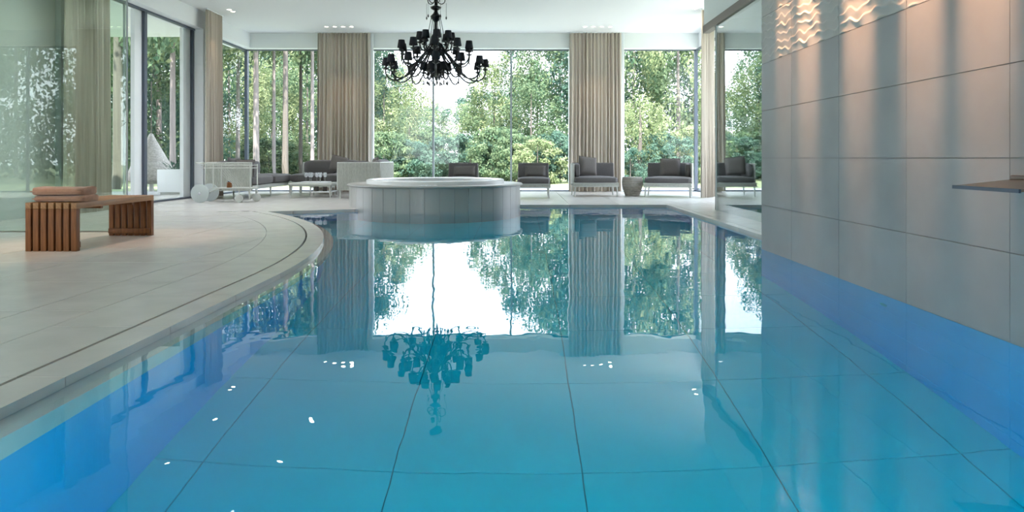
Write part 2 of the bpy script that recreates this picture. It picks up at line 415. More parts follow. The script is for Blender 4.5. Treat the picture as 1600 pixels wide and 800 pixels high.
# cascade spout
sp = thing('cascade_spout', 'flat steel water cascade spout projecting from the grey stone wall', 'spout', (2.59,3.42,0.806))
MB().add([(0.01,-0.24,-0.012),(0.01,0.24,-0.012),(-0.34,0.24,-0.03),(-0.34,-0.24,-0.03),(0.01,-0.24,0.02),(0.01,0.24,0.02),(-0.34,0.24,-0.018),(-0.34,-0.24,-0.018)],
         [(0,1,2,3),(7,6,5,4),(0,4,5,1),(1,5,6,2),(2,6,7,3),(3,7,4,0)]).build('blade', M['steel'], sp, smooth=False)
MB().box(-0.345,-0.335,-0.245,0.245,-0.034,-0.016).build('lip', M['frame_dark'], sp, smooth=False)
MB().rbox(-0.03,0.012,-0.27,0.27,-0.03,0.035,0.008).build('wall_plate', M['brown'], sp)
nz = thing('pool_nozzle', 'small round chrome jet nozzle set in the blue underwater wall', 'nozzle', (2.59,5.02,-0.40))
MB().lathe([(0.0,0),(0.045,0),(0.05,0.006),(0.03,0.012),(0.0,0.012)], 16, cap=False).build('ring', M['chrome'], nz)
nz.rotation_euler = (0,-PI/2,0)

# ------------------------------------------------------------------ shell: ceiling, walls, bulkheads
CZ = 4.38; HZ = 3.97
ceil = struct('ceiling', MB().box(-16.3,5.3,-1.6,20.1,CZ,CZ+0.3), M['ceiling'], 'flat pale ceiling')
struct('trim_2', MB().box(-16.2,-4.14,4.5,8.92,3.9,CZ), M['ceiling'], 'lowered ceiling over the left glass screen')
struct('trim_3', MB().box(3.5,5.0,7.56,13.4,3.43,CZ), M['header'], 'bulkhead above the right glass partition')
struct('trim_4', MB().box(3.47,3.60,7.56,13.38,3.29,3.43), M['brown'], 'brown metal head rail over the right glass partition')
struct('wall_back', MB().box(-7.7,5.0,19.5,20.0,HZ,CZ).box(-5.52,-4.12,19.62,20.0,0,HZ).box(1.38,2.80,19.62,20.0,0,HZ), M['header'], 'white window head wall at the far end')
struct('wall_left', MB().box(-7.95,-7.45,11.9,19.5,HZ,CZ).box(-7.95,-7.45,16.62,17.3,0,HZ).box(-7.95,-7.62,11.75,11.9,0,CZ), M['white'], 'white wall beside the left windows')
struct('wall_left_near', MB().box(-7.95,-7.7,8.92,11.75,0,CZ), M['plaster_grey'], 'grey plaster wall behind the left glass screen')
struct('trim_5', MB().box(-7.72,-7.60,11.70,11.92,0,CZ), M['mullion'], 'dark upright at the end of the left wall')
struct('wall_right_far', MB().box(4.94,5.3,13.4,19.6,HZ,CZ).box(4.94,5.3,12.7,14.4,0,HZ), M['white'], 'white wall around the right side window')
struct('wall_right_room', MB().box(4.85,5.2,7.5,12.7,0,CZ).box(3.52,5.0,12.62,12.72,0,3.43).box(3.5,5.0,7.56,7.62,0,3.43), M['grey_wall'], 'dark wall behind the right glass partition')
struct('wall_near', MB().box(-16.3,5.3,-1.5,-1.2,HZ,CZ).box(-3.5,5.3,-1.5,-1.2,0,HZ).box(-16.3,-16.0,-1.5,9.2,HZ,CZ).box(-16.3,-16.0,5.5,9.2,0,HZ).box(-16.3,-7.7,8.92,9.2,0,CZ), M['white'], 'white wall around the near part of the pool hall')

# ------------------------------------------------------------------ windows
def window(n, label, frames, panes):
    o = struct('window_%d' % n, None, None, label)
    for args, m, nm in frames: MB().box(*args).build(nm, M[m], o, smooth=False)
    for args in panes: MB().box(*args).build('pane', M['glass'], o, smooth=False)
    return o
FY0, FY1 = 19.77, 19.84; GY0, GY1 = 19.80, 19.812
def back(n, x0, x1, label, mull=()):
    fr = [((x0,x1,FY0,FY1,HZ-0.03,HZ),'frame_dark','head'),((x0,x1,FY0,FY1,0,0.03),'frame_dark','sill')]
    for mx_ in mull: fr.append(((mx_-0.025,mx_+0.025,19.74,19.86,0.03,HZ-0.03),'mullion','mullion'))
    xs = [x0]+list(mull)+[x1]
    window(n, label, fr, [(xs[i]+0.005,xs[i+1]-0.005,GY0,GY1,0.03,HZ-0.03) for i in range(len(xs)-1)])
back(1, -7.62, -5.52, 'tall far window left of the left back curtain')
back(2, -4.12, 1.38, 'wide middle window between the two back curtains', (-2.42,-0.24))
back(3, 2.80, 4.94, 'tall far window right of the right back curtain')
struct('trim_6', MB().box(-7.70,-7.62,FY0-0.03,FY1+0.03,0,HZ), M['frame_dark'], 'dark corner post of the left windows')
struct('trim_7', MB().box(4.90,4.98,FY0-0.03,FY1+0.03,0,HZ), M['frame_dark'], 'dark corner post of the right windows')
window(4, 'left sliding window wall facing the lawn', [
    ((-7.74,-7.64,11.9,16.62,HZ-0.04,HZ),'frame_dark','head'), ((-7.76,-7.62,11.9,16.62,0,0.035),'frame_dark','sill'),
    ((-7.72,-7.66,14.42,14.52,0.035,HZ-0.04),'frame_dark','stile'), ((-7.80,-7.72,14.15,14.42,0.035,HZ-0.04),'frame_white','stile'),
    ((-7.72,-7.66,16.54,16.62,0.035,HZ-0.04),'frame_dark','stile'), ((-7.80,-7.72,16.2,16.54,0.035,HZ-0.04),'frame_white','stile'),
    ((-7.71,-7.68,13.72,13.75,0.035,HZ-0.04),'mullion','stile')],
    [(-7.70,-7.69,11.92,14.42,0.035,HZ-0.04),(-7.70,-7.69,14.52,16.54,0.035,HZ-0.04)])
window(5, 'narrow left window beside the back corner', [((-7.74,-7.64,17.3,19.75,HZ-0.04,HZ),'frame_dark','head'),((-7.76,-7.62,17.3,19.75,0,0.035),'frame_dark','sill')],
    [(-7.70,-7.69,17.3,19.74,0.035,HZ-0.04)])
window(6, 'right side window behind the beige curtain', [((4.92,5.0,14.4,19.75,HZ-0.04,HZ),'frame_dark','head'),((4.92,5.0,14.4,19.75,0,0.035),'frame_dark','sill')],
    [(4.95,4.96,14.4,19.74,0.035,HZ-0.04)])
window(7, 'window in the near wall behind the camera', [((-16.0,-3.5,-1.38,-1.32,HZ-0.05,HZ),'frame_dark','head'),((-16.0,-3.5,-1.38,-1.32,0,0.04),'frame_dark','sill'),((-13.4,-13.34,-1.38,-1.32,0.04,HZ-0.05),'frame_dark','mullion')],
    [(-16.0,-13.4,-1.355,-1.343,0.04,HZ-0.05),(-13.34,-3.5,-1.355,-1.343,0.04,HZ-0.05)])
window(8, 'window on the near left side', [((-16.2,-16.1,-1.2,5.5,HZ-0.05,HZ),'frame_dark','head')], [(-16.15,-16.14,-1.2,5.5,0.0,HZ-0.05)])
t = thing('glass_screen', 'tall frameless green tinted glass screen behind the teak bench', 'glass screen')
MB().box(-7.69,-4.97,8.914,8.926,0.004,3.895).build('pane', M['screen_glass'], t, smooth=False)
MB().box(-4.97,-4.955,8.91,8.93,0.004,3.895).build('edge_strip', M['mullion'], t, smooth=False)
t = thing('glass_partition', 'reflective glass partition between the grey stone wall and the right curtain', 'glass partition')
MB().box(3.50,3.515,7.565,12.55,0.0,3.29).build('pane', M['mirror_glass'], t, smooth=False)
MB().box(3.495,3.52,12.55,12.575,0.0,3.29).build('edge_strip', M['frame_white'], t, smooth=False)

# ------------------------------------------------------------------ curtains
def curtain_mesh(wid, h, folds, amp, seed, nz=10, flare=0.0):
    rnd = random.Random(seed); n = folds*8; ph = []
    a = 0
    for i in range(n+1): ph.append(a); a += 2*PI/8*(1+0.35*math.sin(i*0.37+seed)+rnd.uniform(-.12,.12))
    b = MB(); vs = []; fs = []
    am = [amp*(0.75+0.25*math.sin(i*0.11+seed*2)) for i in range(n+1)]
    for side in (0, 1):
        for k in range(nz+1):
            z = h*k/nz; s = 1-z/h
            for i in range(n+1):
                u = i/n-0.5
                x = u*wid*(1+flare*s)+0.012*math.sin(ph[i]*2)*s
                y = am[i]*math.sin(ph[i]+0.25*math.sin(z*1.3+seed))*(0.7+0.5*s)+side*0.008
                vs.append((x, y, z))
    m = n+1; off = m*(nz+1)
    for k in range(nz):
        for i in range(n):
            q = k*m+i
            fs.append((q, q+1, q+1+m, q+m)); fs.append((off+q+m, off+q+1+m, off+q+1, off+q))
    for k in range(nz):
        q = k*m; fs.append((q+m, off+q+m, off+q, q)); q = k*m+n; fs.append((q, off+q, off+q+m, q+m))
    for i in range(n):
        fs.append((i+1, i, off+i, off+i+1)); q = nz*m+i; fs.append((q, q+1, off+q+1, off+q))
    return b.add(vs, fs).mesh('curtain', M['curtain'], True, 70)
def curtain(x, y, wid, rz, label, seed, folds, amp=0.062, flare=0.03, lining=None):
    t = thing('curtain', label, 'curtain', (x, y, 0.012), rz, 'beige full height curtains')
    link('fabric', curtain_mesh(wid, CZ-0.03, folds, amp, seed, flare=flare), t)
    b = MB().box(-wid/2-0.05, wid/2+0.05, -0.03, 0.03, CZ-0.03, CZ-0.012); b.build('track', M['frame_white'], t, smooth=False)
    if lining: MB().rbox(lining[0], lining[1], 0.06, 0.075, 0.0, CZ-0.04, 0.004).build('lining', M['lining'], t)
    return t
curtain(-4.82, 19.36, 1.44, 0, 'beige pleated curtain behind the grey sofas at the far end', 1, 14, lining=(0.70,0.80))
curtain(2.08, 19.36, 1.42, 0, 'beige pleated curtain behind the two grey daybeds at the far end', 2, 14, lining=(0.72,0.80))
curtain(-7.22, 16.68, 0.80, PI/2, 'beige gathered curtain between the two left windows, behind the trolley', 3, 10, 0.05)
curtain(-7.30, 11.95, 1.15, PI/2, 'wide beige curtain seen through the left glass screen behind the bench', 4, 13)
curtain(4.42, 16.55, 0.62, PI/2*0.55, 'narrow beige curtain at the right side window near the glass partition', 5, 8, 0.06)
curtain(-11.2, -0.95, 1.2, 0, 'beige curtain at the near window behind the camera', 6, 12)

# ------------------------------------------------------------------ hot tub
TX, TY, TR = -1.65, 13.9, 1.66
tub = thing('hot_tub', 'round grey clad hot tub standing at the far end of the pool', 'hot tub', (TX,TY,0))
MB().lathe([(0,PF),(TR-0.03,PF),(TR-0.03,0.40),(TR-0.05,0.405),(0,0.405)], 96, cap=False).build('drum', M['grout'], tub)
NP = 40
pm = None
for k in range(NP):
    if pm is None:
        b = MB(); a0, a1 = 0.0015, 2*PI/NP-0.0015; n = 4
        pts = [(TR*math.cos(a0+(a1-a0)*i/n), TR*math.sin(a0+(a1-a0)*i/n)) for i in range(n+1)]
        pts2 = [(p[0]*(TR-0.03)/TR, p[1]*(TR-0.03)/TR) for p in pts]
        pm = b.prism(pts+pts2[::-1], PF+0.01, 0.40).mesh('panel', M['tub'], True, 30)
    link('panel', pm, tub, (0,0,0), 2*PI*k/NP)
MB().lathe([(1.28,0.40),(TR+0.03,0.40),(TR+0.045,0.41),(TR+0.045,0.43),(TR+0.03,0.44),(1.28,0.44)], 96, cap=False).build('rim', M['tub'], tub)
MB().lathe([(1.20,0.30),(1.31,0.44),(1.34,0.44),(1.345,0.50),(1.32,0.52),(1.24,0.52),(1.20,0.50),(1.18,0.30)], 96, cap=False).build('raised_ring', M['tub_rim'], tub)
MB().lathe([(0,0.405),(1.17,0.405),(1.22,0.47),(0,0.47)], 64, cap=False).build('tub_water', M['tub_water'], tub)
for k in (-2, -1, 0, 1):
    a = -PI/2+0.06+k*0.05; MB().lathe([(0,0),(0.03,0),(0.03,0.012),(0.02,0.016),(0,0.016)], 14, (1.48*math.cos(a),1.48*math.sin(a),0.44), False).build('button', M['chrome'], tub)

# ------------------------------------------------------------------ chandelier
ch = thing('chandelier', 'large black many armed chandelier with black shades hanging over the hot tub', 'chandelier', (TX,TY,0))
col = MB()
col.lathe([(0,2.46),(0.015,2.47),(0.03,2.53),(0.05,2.56),(0.12,2.60),(0.19,2.66),(0.20,2.73),(0.17,2.78),(0.06,2.82),(0.04,2.92),(0.065,3.0),(0.07,3.06),(0.035,3.14),(0.03,3.3),(0.055,3.36),(0.035,3.42),(0.028,3.6),(0.10,3.68),(0.11,3.72),(0.05,3.78),(0.03,3.83),(0.10,3.87),(0.11,3.90),(0.03,3.94),(0.025,4.1),(0.012,4.14)], 16, cap=False)
col.build('column', M['black'], ch)
rodb = MB().tube([(0,0,4.1),(0,0,4.30)], 0.012, 6); rodb.lathe([(0.012,4.26),(0.09,4.30),(0.13,4.34),(0.13,4.38),(0,4.38)], 16, cap=False)
rodb.build('ceiling_rod', M['black'], ch)
def bez(P, n):
    r = []
    for i in range(n+1):
        q = i/n; pts = [Vector(p) for p in P]
        while len(pts) > 1: pts = [pts[k].lerp(pts[k+1], q) for k in range(len(pts)-1)]
        r.append(pts[0])
    return r
def tier(count, R, z_in, z_end, sag, phase, r_in=0.07, rise=0.28):
    arm = MB()
    path = bez([(r_in*0.5,0,z_in),(r_in+R*0.10,0,z_in+rise*1.5),(R*0.38,0,z_in+rise*1.1),(R*0.42,0,z_end-sag*2.2),(R*0.85,0,z_end-sag*1.9),(R*1.06,0,z_end-sag*0.9),(R,0,z_end)], 20)
    arm.tube(path, 0.015, 6)
    curl = [(R*0.62+0.06*math.cos(t_)*(1-t_/12), 0, z_end-sag*0.85+0.06*math.sin(t_)*(1-t_/12)) for t_ in [k*0.5 for k in range(14)]]
    arm.tube(curl, 0.006, 5)
    am = arm.mesh('arm', M['black'], True)
    cup = MB().lathe([(0,z_end-0.03),(0.025,z_end-0.02),(0.06,z_end),(0.062,z_end+0.012),(0.02,z_end+0.015),(0.017,z_end+0.09),(0,z_end+0.09)], 12, (R,0,0), False).mesh('cup', M['black'], True)
    sh = MB(); q = [(0.083,z_end+0.06),(0.060,z_end+0.21),(0.056,z_end+0.21),(0.079,z_end+0.06)]
    sh.lathe(q+[q[0]], 16, (R,0,0), False); shm = sh.mesh('shade', M['shade'], True)
    dp = MB(); zz = z_end-0.03
    dp.tube([(R,0,zz),(R,0,zz-0.10)], 0.003, 4); dp.lathe([(0,zz-0.18),(0.012,zz-0.165),(0.016,zz-0.15),(0.006,zz-0.115),(0,zz-0.10)], 8, (R,0,0), False)
    dpm = dp.mesh('drop', M['black'], True)
    for k in range(count):
        a = phase+2*PI*k/count+random.uniform(-.03,.03)
        o = link('arm', am, ch, (0,0,0), a)
        link('cup', cup, o); link('shade', shm, o); link('drop', dpm, o)
tier(12, 0.97, 2.84, 2.68, 0.20, 0.12, rise=0.26)
tier(10, 0.69, 2.92, 3.00, 0.20, 0.4, rise=0.20)
tier(8, 0.31, 3.12, 3.20, 0.12, 0.2, rise=0.10)
tier(6, 0.24, 2.80, 2.60, 0.10, 0.3, rise=0.10)
for k in range(6):
    a = 2*PI*k/6+0.3; ca, sa = math.cos(a), math.sin(a)
    b = MB().tube([(0.09*ca,0.09*sa,3.70),(0.14*ca,0.14*sa,3.45),(0.20*ca,0.20*sa,3.1),(0.25*ca,0.25*sa,2.95),(0.21*ca,0.21*sa,2.75)], 0.006, 5)
    b.build('strand', M['black'], ch)
sc = MB()
sc.tube([(0.02,0,3.86)]+[(0.10+0.09*math.cos(PI-t_)*(1-0.035*t_), 0, 4.04+0.10*math.sin(PI-t_)*(1-0.06*t_)) for t_ in [k*0.45 for k in range(17)]], 0.009, 6)
sc.tube([(0.205,0,3.99),(0.205,0,3.74)], 0.003, 4); sc.lathe([(0,3.66),(0.012,3.68),(0.016,3.695),(0.006,3.73),(0,3.74)], 8, (0.205,0,0), False)
scm = sc.mesh('scroll', M['black'], True)
for k in range(5): link('scroll', scm, ch, (0,0,0), 2*PI*k/5+0.25)
for k in range(14):
    a = 2*PI*k/14; r = 0.24 if k % 2 else 0.16
    b = MB().tube([(r*math.cos(a),r*math.sin(a),2.68),(r*math.cos(a),r*math.sin(a),2.44)], 0.003, 4)
    b.lathe([(0,2.36),(0.014,2.375),(0.018,2.39),(0.006,2.43),(0,2.44)], 8, (r*math.cos(a),r*math.sin(a),0), False)
    b.build('drop', M['black'], ch)

# ------------------------------------------------------------------ teak bench and towels
BX0, BX1, BY0, BY1, BH = -4.925, -4.415, 7.03, 8.52, 0.485
bench = thing('teak_bench', 'slatted teak bench standing before the left glass screen', 'bench', ((BX0+BX1)/2,(BY0+BY1)/2,0))
lw = BX1-BX0; ln = BY1-BY0; sw = 0.055; st = (lw-7*sw)/6
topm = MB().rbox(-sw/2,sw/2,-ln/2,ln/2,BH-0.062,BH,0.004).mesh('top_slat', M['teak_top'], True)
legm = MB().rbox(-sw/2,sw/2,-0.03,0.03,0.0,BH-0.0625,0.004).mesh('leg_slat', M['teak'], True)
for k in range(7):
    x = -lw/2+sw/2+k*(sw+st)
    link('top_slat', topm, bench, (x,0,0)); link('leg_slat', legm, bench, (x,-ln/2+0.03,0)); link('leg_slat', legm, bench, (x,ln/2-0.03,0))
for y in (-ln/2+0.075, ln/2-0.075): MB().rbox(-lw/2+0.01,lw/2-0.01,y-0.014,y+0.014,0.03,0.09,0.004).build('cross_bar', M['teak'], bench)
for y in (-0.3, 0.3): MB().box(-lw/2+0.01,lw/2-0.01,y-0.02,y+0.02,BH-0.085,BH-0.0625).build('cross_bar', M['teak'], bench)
def towel(z, h, dx, label, seed):
    t = thing('folded_towel', label, 'towel', (-4.665+dx, 7.26, z), 0.03*seed, 'folded towels')
    b = MB(); prof = []
    n = 18
    for k in range(n):            # flattened fold profile in (y,z)
        a = 2*PI*k/n; c, s = math.cos(a), math.sin(a)
        prof.append((0.165*math.copysign(abs(c)**0.45, c), h/2+h/2*math.copysign(abs(s)**0.6, s)))
    m = 16; vs = []
    for i in range(m+1):
        u = i/m-0.5; e = 1-max(0, abs(u)-0.46)*6
        for (py, pz) in prof:
            nn = noise.noise(Vector((u*5, py*8, seed*3)))*0.006
            vs.append((u*0.50, py*e, h/2+(pz-h/2)*(0.92+0.08*e)+ (nn if pz > h/2 else 0)))
    fs = [(i*n+j, i*n+(j+1)%n, (i+1)*n+(j+1)%n, (i+1)*n+j) for i in range(m) for j in range(n)]
    fs += [tuple(range(n-1,-1,-1)), tuple(m*n+j for j in range(n))]
    b.add(vs, fs).build('folded_cloth', M['towel'], t, smooth=True, angle=60)
    fd = MB().tube([(-0.245,-0.163,h*0.50),(0,-0.167,h*0.50),(0.245,-0.163,h*0.50)], 0.006, 6); fd.build('hem', M['towel'], t)
towel(BH, 0.066, 0.01, 'lower folded brown towel lying on the teak bench', 1)
towel(BH+0.066, 0.084, -0.01, 'upper thicker folded brown towel on top of the stack on the bench', 2)

# ------------------------------------------------------------------ seating
def pillow_mesh(wd, ht, th, m='pillow', nu=14):
    b = MB(); vs = []; fs = []
    for side in (1, -1):
        for i in range(nu+1):
            for j in range(nu+1):
                u, v = 2*i/nu-1, 2*j/nu-1
                d = max(0, (1-u**4))*max(0, (1-v**4))
                k = 1-0.06*(1-abs(u))*(v*v)*0-0.05*(u*u*v*v)*-1
                vs.append((u*wd/2*(1-0.07*(1-v*v)*0), side*th/2*d**0.55, v*ht/2*(1-0.08*(1-abs(u*u))*0.5)))
    m_ = nu+1; off = m_*m_
    for i in range(nu):
        for j in range(nu):
            a = i*m_+j; fs.append((a,a+m_,a+m_+1,a+1)); fs.append((off+a,off+a+1,off+a+m_+1,off+a+m_))
    return b.add(vs, fs).mesh('cover', M[m], True, 80)
def pillow(x, y, z, wd, ht, th, label, tilt=-0.25, rz=0.0, roll=0.0, m='pillow'):
    t = thing('scatter_cushion', label, 'cushion', (x, y, z), 0)
    o = link('cover', pillow_mesh(wd, ht, th, m), t, (0,0,ht/2*math.cos(tilt)*math.cos(roll)+abs(math.sin(roll))*wd/2*0.9))
    o.rotation_euler = (tilt, roll, rz)
    pi_ = MB(); h = ht/2; q = wd/2
    pi_.tube([(-q,0,-h),(q,0,-h),(q,0,h),(-q,0,h),(-q,0,-h)], 0.006, 5); p = pi_.build('piping', M['cushion'], t, o.location); p.rotation_euler = o.rotation_euler
    return t
def leg(x, y, h, t, flare=0.02): 
    return MB().tube([(x,y,h),(x+flare*(1 if x > 0 else -1),y,0.0)], [0.022,0.015], 8).build('leg', M['alu'], t)
def lounge(name, label, cat, loc, rz, W, D, arm=None, arm_len=1.0, back=True, group='grey lounge seats'):
    t = thing(name, label, cat, loc, rz, group)
    hx, hy = W/2, D/2
    for sx_ in (-1,1):
        for sy_ in (-1,1): leg(sx_*(hx-0.05), sy_*(hy-0.06), 0.26, t)
    MB().rbox(-hx,hx,-hy,hy,0.24,0.32,0.025).build('base_frame', M['weave'], t)
    s = MB(); s.tube([(-hx,-hy,0.325),(hx,-hy,0.325)],0.013,6); s.tube([(-hx,-hy,0.245),(hx,-hy,0.245)],0.013,6); s.build('front_rail', M['alu'], t)
    ax0, ax1 = -hx+0.01, hx-0.01
    MB().rbox(ax0,ax1,-hy-0.02,hy-0.12,0.322,0.475,0.05,bulge=0.02).build('seat_cushion', M['cushion'], t)
    if back:
        b = MB(); b.add([(-hx,hy-0.08,0.32),(hx,hy-0.08,0.32),(hx,hy,0.32),(-hx,hy,0.32),(-hx+0.03,hy+0.08,0.80),(hx-0.03,hy+0.08,0.80),(hx-0.03,hy+0.13,0.80),(-hx+0.03,hy+0.13,0.80)],
                        [(3,2,1,0),(4,5,6,7),(0,1,5,4),(1,2,6,5),(2,3,7,6),(3,0,4,7)])
        b.build('backrest', M['weave'], t, smooth=False)
        o = MB().rbox(-hx+0.02,hx-0.02,-0.06,0.06,0.0,0.36,0.03,3).build('back_cushion', M['cushion'], t, (0,hy-0.13,0.455)); o.rotation_euler = (-0.17,0,0)
    if arm:
        s_ = -1 if arm == 'left' else 1
        y0 = hy-D*arm_len
        xa, xb = sorted((s_*hx, s_*(hx-0.035)))
        b = MB().rbox(xa-0.0,xb,y0,hy+0.06,0.26,0.80,0.012); b.build('arm_panel', M['weave'], t)
        o = MB().rbox(-0.06,0.06,0,D*arm_len-0.22,0.0,0.32,0.05,bulge=0.012).build('arm_cushion', M['cushion'], t, (s_*(hx-0.115),y0+0.02,0.47))
    return t
lounge('lounge_chair', 'armless grey lounge chair half hidden behind the hot tub', 'armchair', (-1.38,17.0,0), 0, 0.76, 0.80)
lounge('lounge_chair', 'armless grey lounge chair just right of the hot tub', 'armchair', (0.33,16.75,0), 0, 0.78, 0.82)
lounge('daybed', 'grey daybed with a left arm in front of the right back curtain', 'daybed', (1.84,17.45,0), 0, 1.10, 0.95, 'left', 0.9)
lounge('daybed', 'grey daybed with a short right arm, rightmost by the dark corner post', 'daybed', (3.62,17.15,0), -0.28, 1.12, 0.95, 'right', 0.55)
pillow(-1.34, 17.08, 0.49, 0.52, 0.26, 0.13, 'oblong grey cushion on the chair behind the hot tub', -0.25)
pillow(0.37, 16.83, 0.49, 0.50, 0.27, 0.13, 'oblong grey cushion on the chair right of the hot tub', -0.25)
pillow(1.68, 17.42, 0.49, 0.48, 0.46, 0.15, 'square dark cushion leaning on the left arm of a daybed', -0.25, 0.35, 0.12)
pillow(3.68, 17.28, 0.49, 0.48, 0.44, 0.15, 'square dark cushion leaning on the back of the rightmost daybed', -0.22, -0.28)
# drum stool
ds = thing('drum_stool', 'barrel shaped grey woven drum stool between the two daybeds', 'stool', (2.77,17.35,0))
pr = [(0.0,0),(0.165,0)]; N_ = 11
for k in range(N_):
    z0 = 0.01+k*0.041; u = (z0+0.02)/0.47; r = 0.17+0.085*math.sin(PI*min(1, u*1.02)*0.72)
    pr += [(r-0.010,z0),(r,z0+0.006),(r,z0+0.034),(r-0.010,z0+0.040)]
pr += [(0.22,0.468),(0.0,0.470)]
MB().lathe(pr, 32, cap=False).build('barrel', M['pot'], ds)
for k in range(5, N_):
    z0 = 0.01+k*0.041+0.036; u = z0/0.47; r = 0.17+0.085*math.sin(PI*min(1,u*1.02)*0.72)
    MB().lathe([(r-0.012,z0),(r+0.003,z0+0.002),(r+0.003,z0+0.008),(r-0.012,z0+0.010)], 32, cap=False).build('band', M['pot_light'], ds)
# sofas
def woven_panel(t, x0, x1, y0, y1, z0, z1, name):
    o = MB().box(x0,x1,y0,y1,z0,z1).build(name, M['weave'], t, smooth=False)
    fr = MB()
    if abs(x1-x0) > abs(y1-y0):
        ym = (y0+y1)/2; fr.tube([(x0,ym,z0),(x0,ym,z1),(x1,ym,z1),(x1,ym,z0),(x0,ym,z0)], 0.022, 6)
        cords = MB(); n = int(abs(x1-x0)/0.035)
        for k in range(n): xx = x0+(k+0.5)*(x1-x0)/n; cords.tube([(xx,y0-0.004,z0),(xx,y0-0.004,z1)], 0.010, 5)
    else:
        xm = (x0+x1)/2; fr.tube([(xm,y0,z0),(xm,y0,z1),(xm,y1,z1),(xm,y1,z0),(xm,y0,z0)], 0.022, 6)
        cords = MB(); n = int(abs(y1-y0)/0.035); xs = x1 if x0 > 0 else x0
        for k in range(n): yy = y0+(k+0.5)*(y1-y0)/n; cords.tube([(x1+0.002,yy,z0),(x1+0.002,yy,z1)], 0.010, 5)
    fr.build('panel_frame', M['alu'], o); tag(cords.build('cords', M['weave'], o), None, None, None, 'stuff')
# left sofa faces +x
s1 = thing('sofa', 'long grey sofa with a woven end panel behind the trolley at the left', 'sofa', (-6.52,15.8,0), 0, 'grey sofas')
woven_panel(s1, -0.52, 0.52, 0.0, 0.04, 0.21, 0.82, 'end_panel')
woven_panel(s1, -0.52, -0.48, 0.04, 2.9, 0.21, 0.82, 'back_panel')
MB().rbox(-0.5,0.5,0.04,2.95,0.22,0.31,0.02).build('base_frame', M['alu'], s1)
for x in (-0.45,0.45):
    for y in (0.06,1.4,2.85): MB().tube([(x,y,0.23),(x,y,0)],[0.024,0.016],8).build('leg', M['alu'], s1)
MB().rbox(-0.36,0.55,0.06,1.50,0.312,0.52,0.05,bulge=0.02).build('seat_cushion', M['cushion'], s1)
MB().rbox(-0.36,0.55,1.52,2.95,0.312,0.52,0.05,bulge=0.02).build('seat_cushion', M['cushion'], s1)
MB().rbox(-0.46,-0.30,0.25,2.85,0.50,0.86,0.05,bulge=0.02).build('back_cushion', M['cushion'], s1)
MB().rbox(-0.3,0.56,0.05,0.24,0.50,0.83,0.05,bulge=0.01).build('arm_cushion', M['cushion'], s1)
# middle sofa faces the pool
s2 = thing('sofa', 'low grey sofa under the left back curtain, facing the pool', 'sofa', (-5.0,18.55,0), 0, 'grey sofas')
woven_panel(s2, -0.82, 0.72, 0.42, 0.46, 0.21, 0.80, 'back_panel')
MB().rbox(-0.92,0.75,-0.5,0.42,0.22,0.31,0.02).build('base_frame', M['alu'], s2)
for x in (-0.85,0.68):
    for y in (-0.45,0.36): MB().tube([(x,y,0.23),(x,y,0)],[0.024,0.016],8).build('leg', M['alu'], s2)
MB().rbox(-0.92,-0.08,-0.53,0.40,0.312,0.52,0.05,bulge=0.02).build('seat_cushion', M['cushion'], s2)
MB().rbox(-0.06,0.75,-0.53,0.40,0.312,0.52,0.05,bulge=0.02).build('seat_cushion', M['cushion'], s2)
MB().rbox(-0.74,0.1,0.22,0.40,0.50,0.86,0.05,bulge=0.02).build('back_cushion', M['cushion'], s2)
MB().rbox(0.1,0.72,0.22,0.40,0.50,0.86,0.05,bulge=0.02).build('back_cushion', M['cushion'], s2)
# right sofa faces -x
s3 = thing('sofa', 'grey sofa with a woven end panel just left of the hot tub', 'sofa', (-3.68,16.15,0), 0, 'grey sofas')
woven_panel(s3, -0.49, 0.49, 0.0, 0.04, 0.21, 0.82, 'end_panel')
woven_panel(s3, 0.45, 0.49, 0.04, 1.68, 0.21, 0.82, 'back_panel')
MB().rbox(-0.47,0.45,0.04,1.70,0.22,0.31,0.02).build('base_frame', M['alu'], s3)
for x in (-0.44,0.44):
    for y in (0.05,1.62): MB().tube([(x,y,0.23),(x,y,0)],[0.024,0.016],8).build('leg', M['alu'], s3)
MB().rbox(-0.52,0.34,0.06,1.70,0.312,0.52,0.05,bulge=0.02).build('seat_cushion', M['cushion'], s3)
MB().rbox(0.27,0.43,0.24,1.64,0.50,0.88,0.05,bulge=0.02).build('back_cushion', M['cushion'], s3)
MB().rbox(-0.48,0.27,0.06,0.22,0.50,0.86,0.05,bulge=0.01).build('arm_cushion', M['cushion'], s3)
pillow(-6.62, 16.4, 0.53, 0.46, 0.40, 0.14, 'brown cushion peeking over the end panel of the left sofa', -0.1, 1.3, m='cushion')
pillow(-6.30, 16.2, 0.53, 0.42, 0.38, 0.14, 'dark cushion beside the arm of the left sofa', -0.3, 0.2)
pillow(-4.72, 18.45, 0.53, 0.44, 0.42, 0.14, 'dark square cushion tilted at the right end of the low sofa', -0.25, 0.3, 0.25)
pillow(-3.45, 16.8, 0.53, 0.46, 0.42, 0.14, 'dark cushion showing above the end panel of the sofa by the hot tub', -0.2, -1.2)

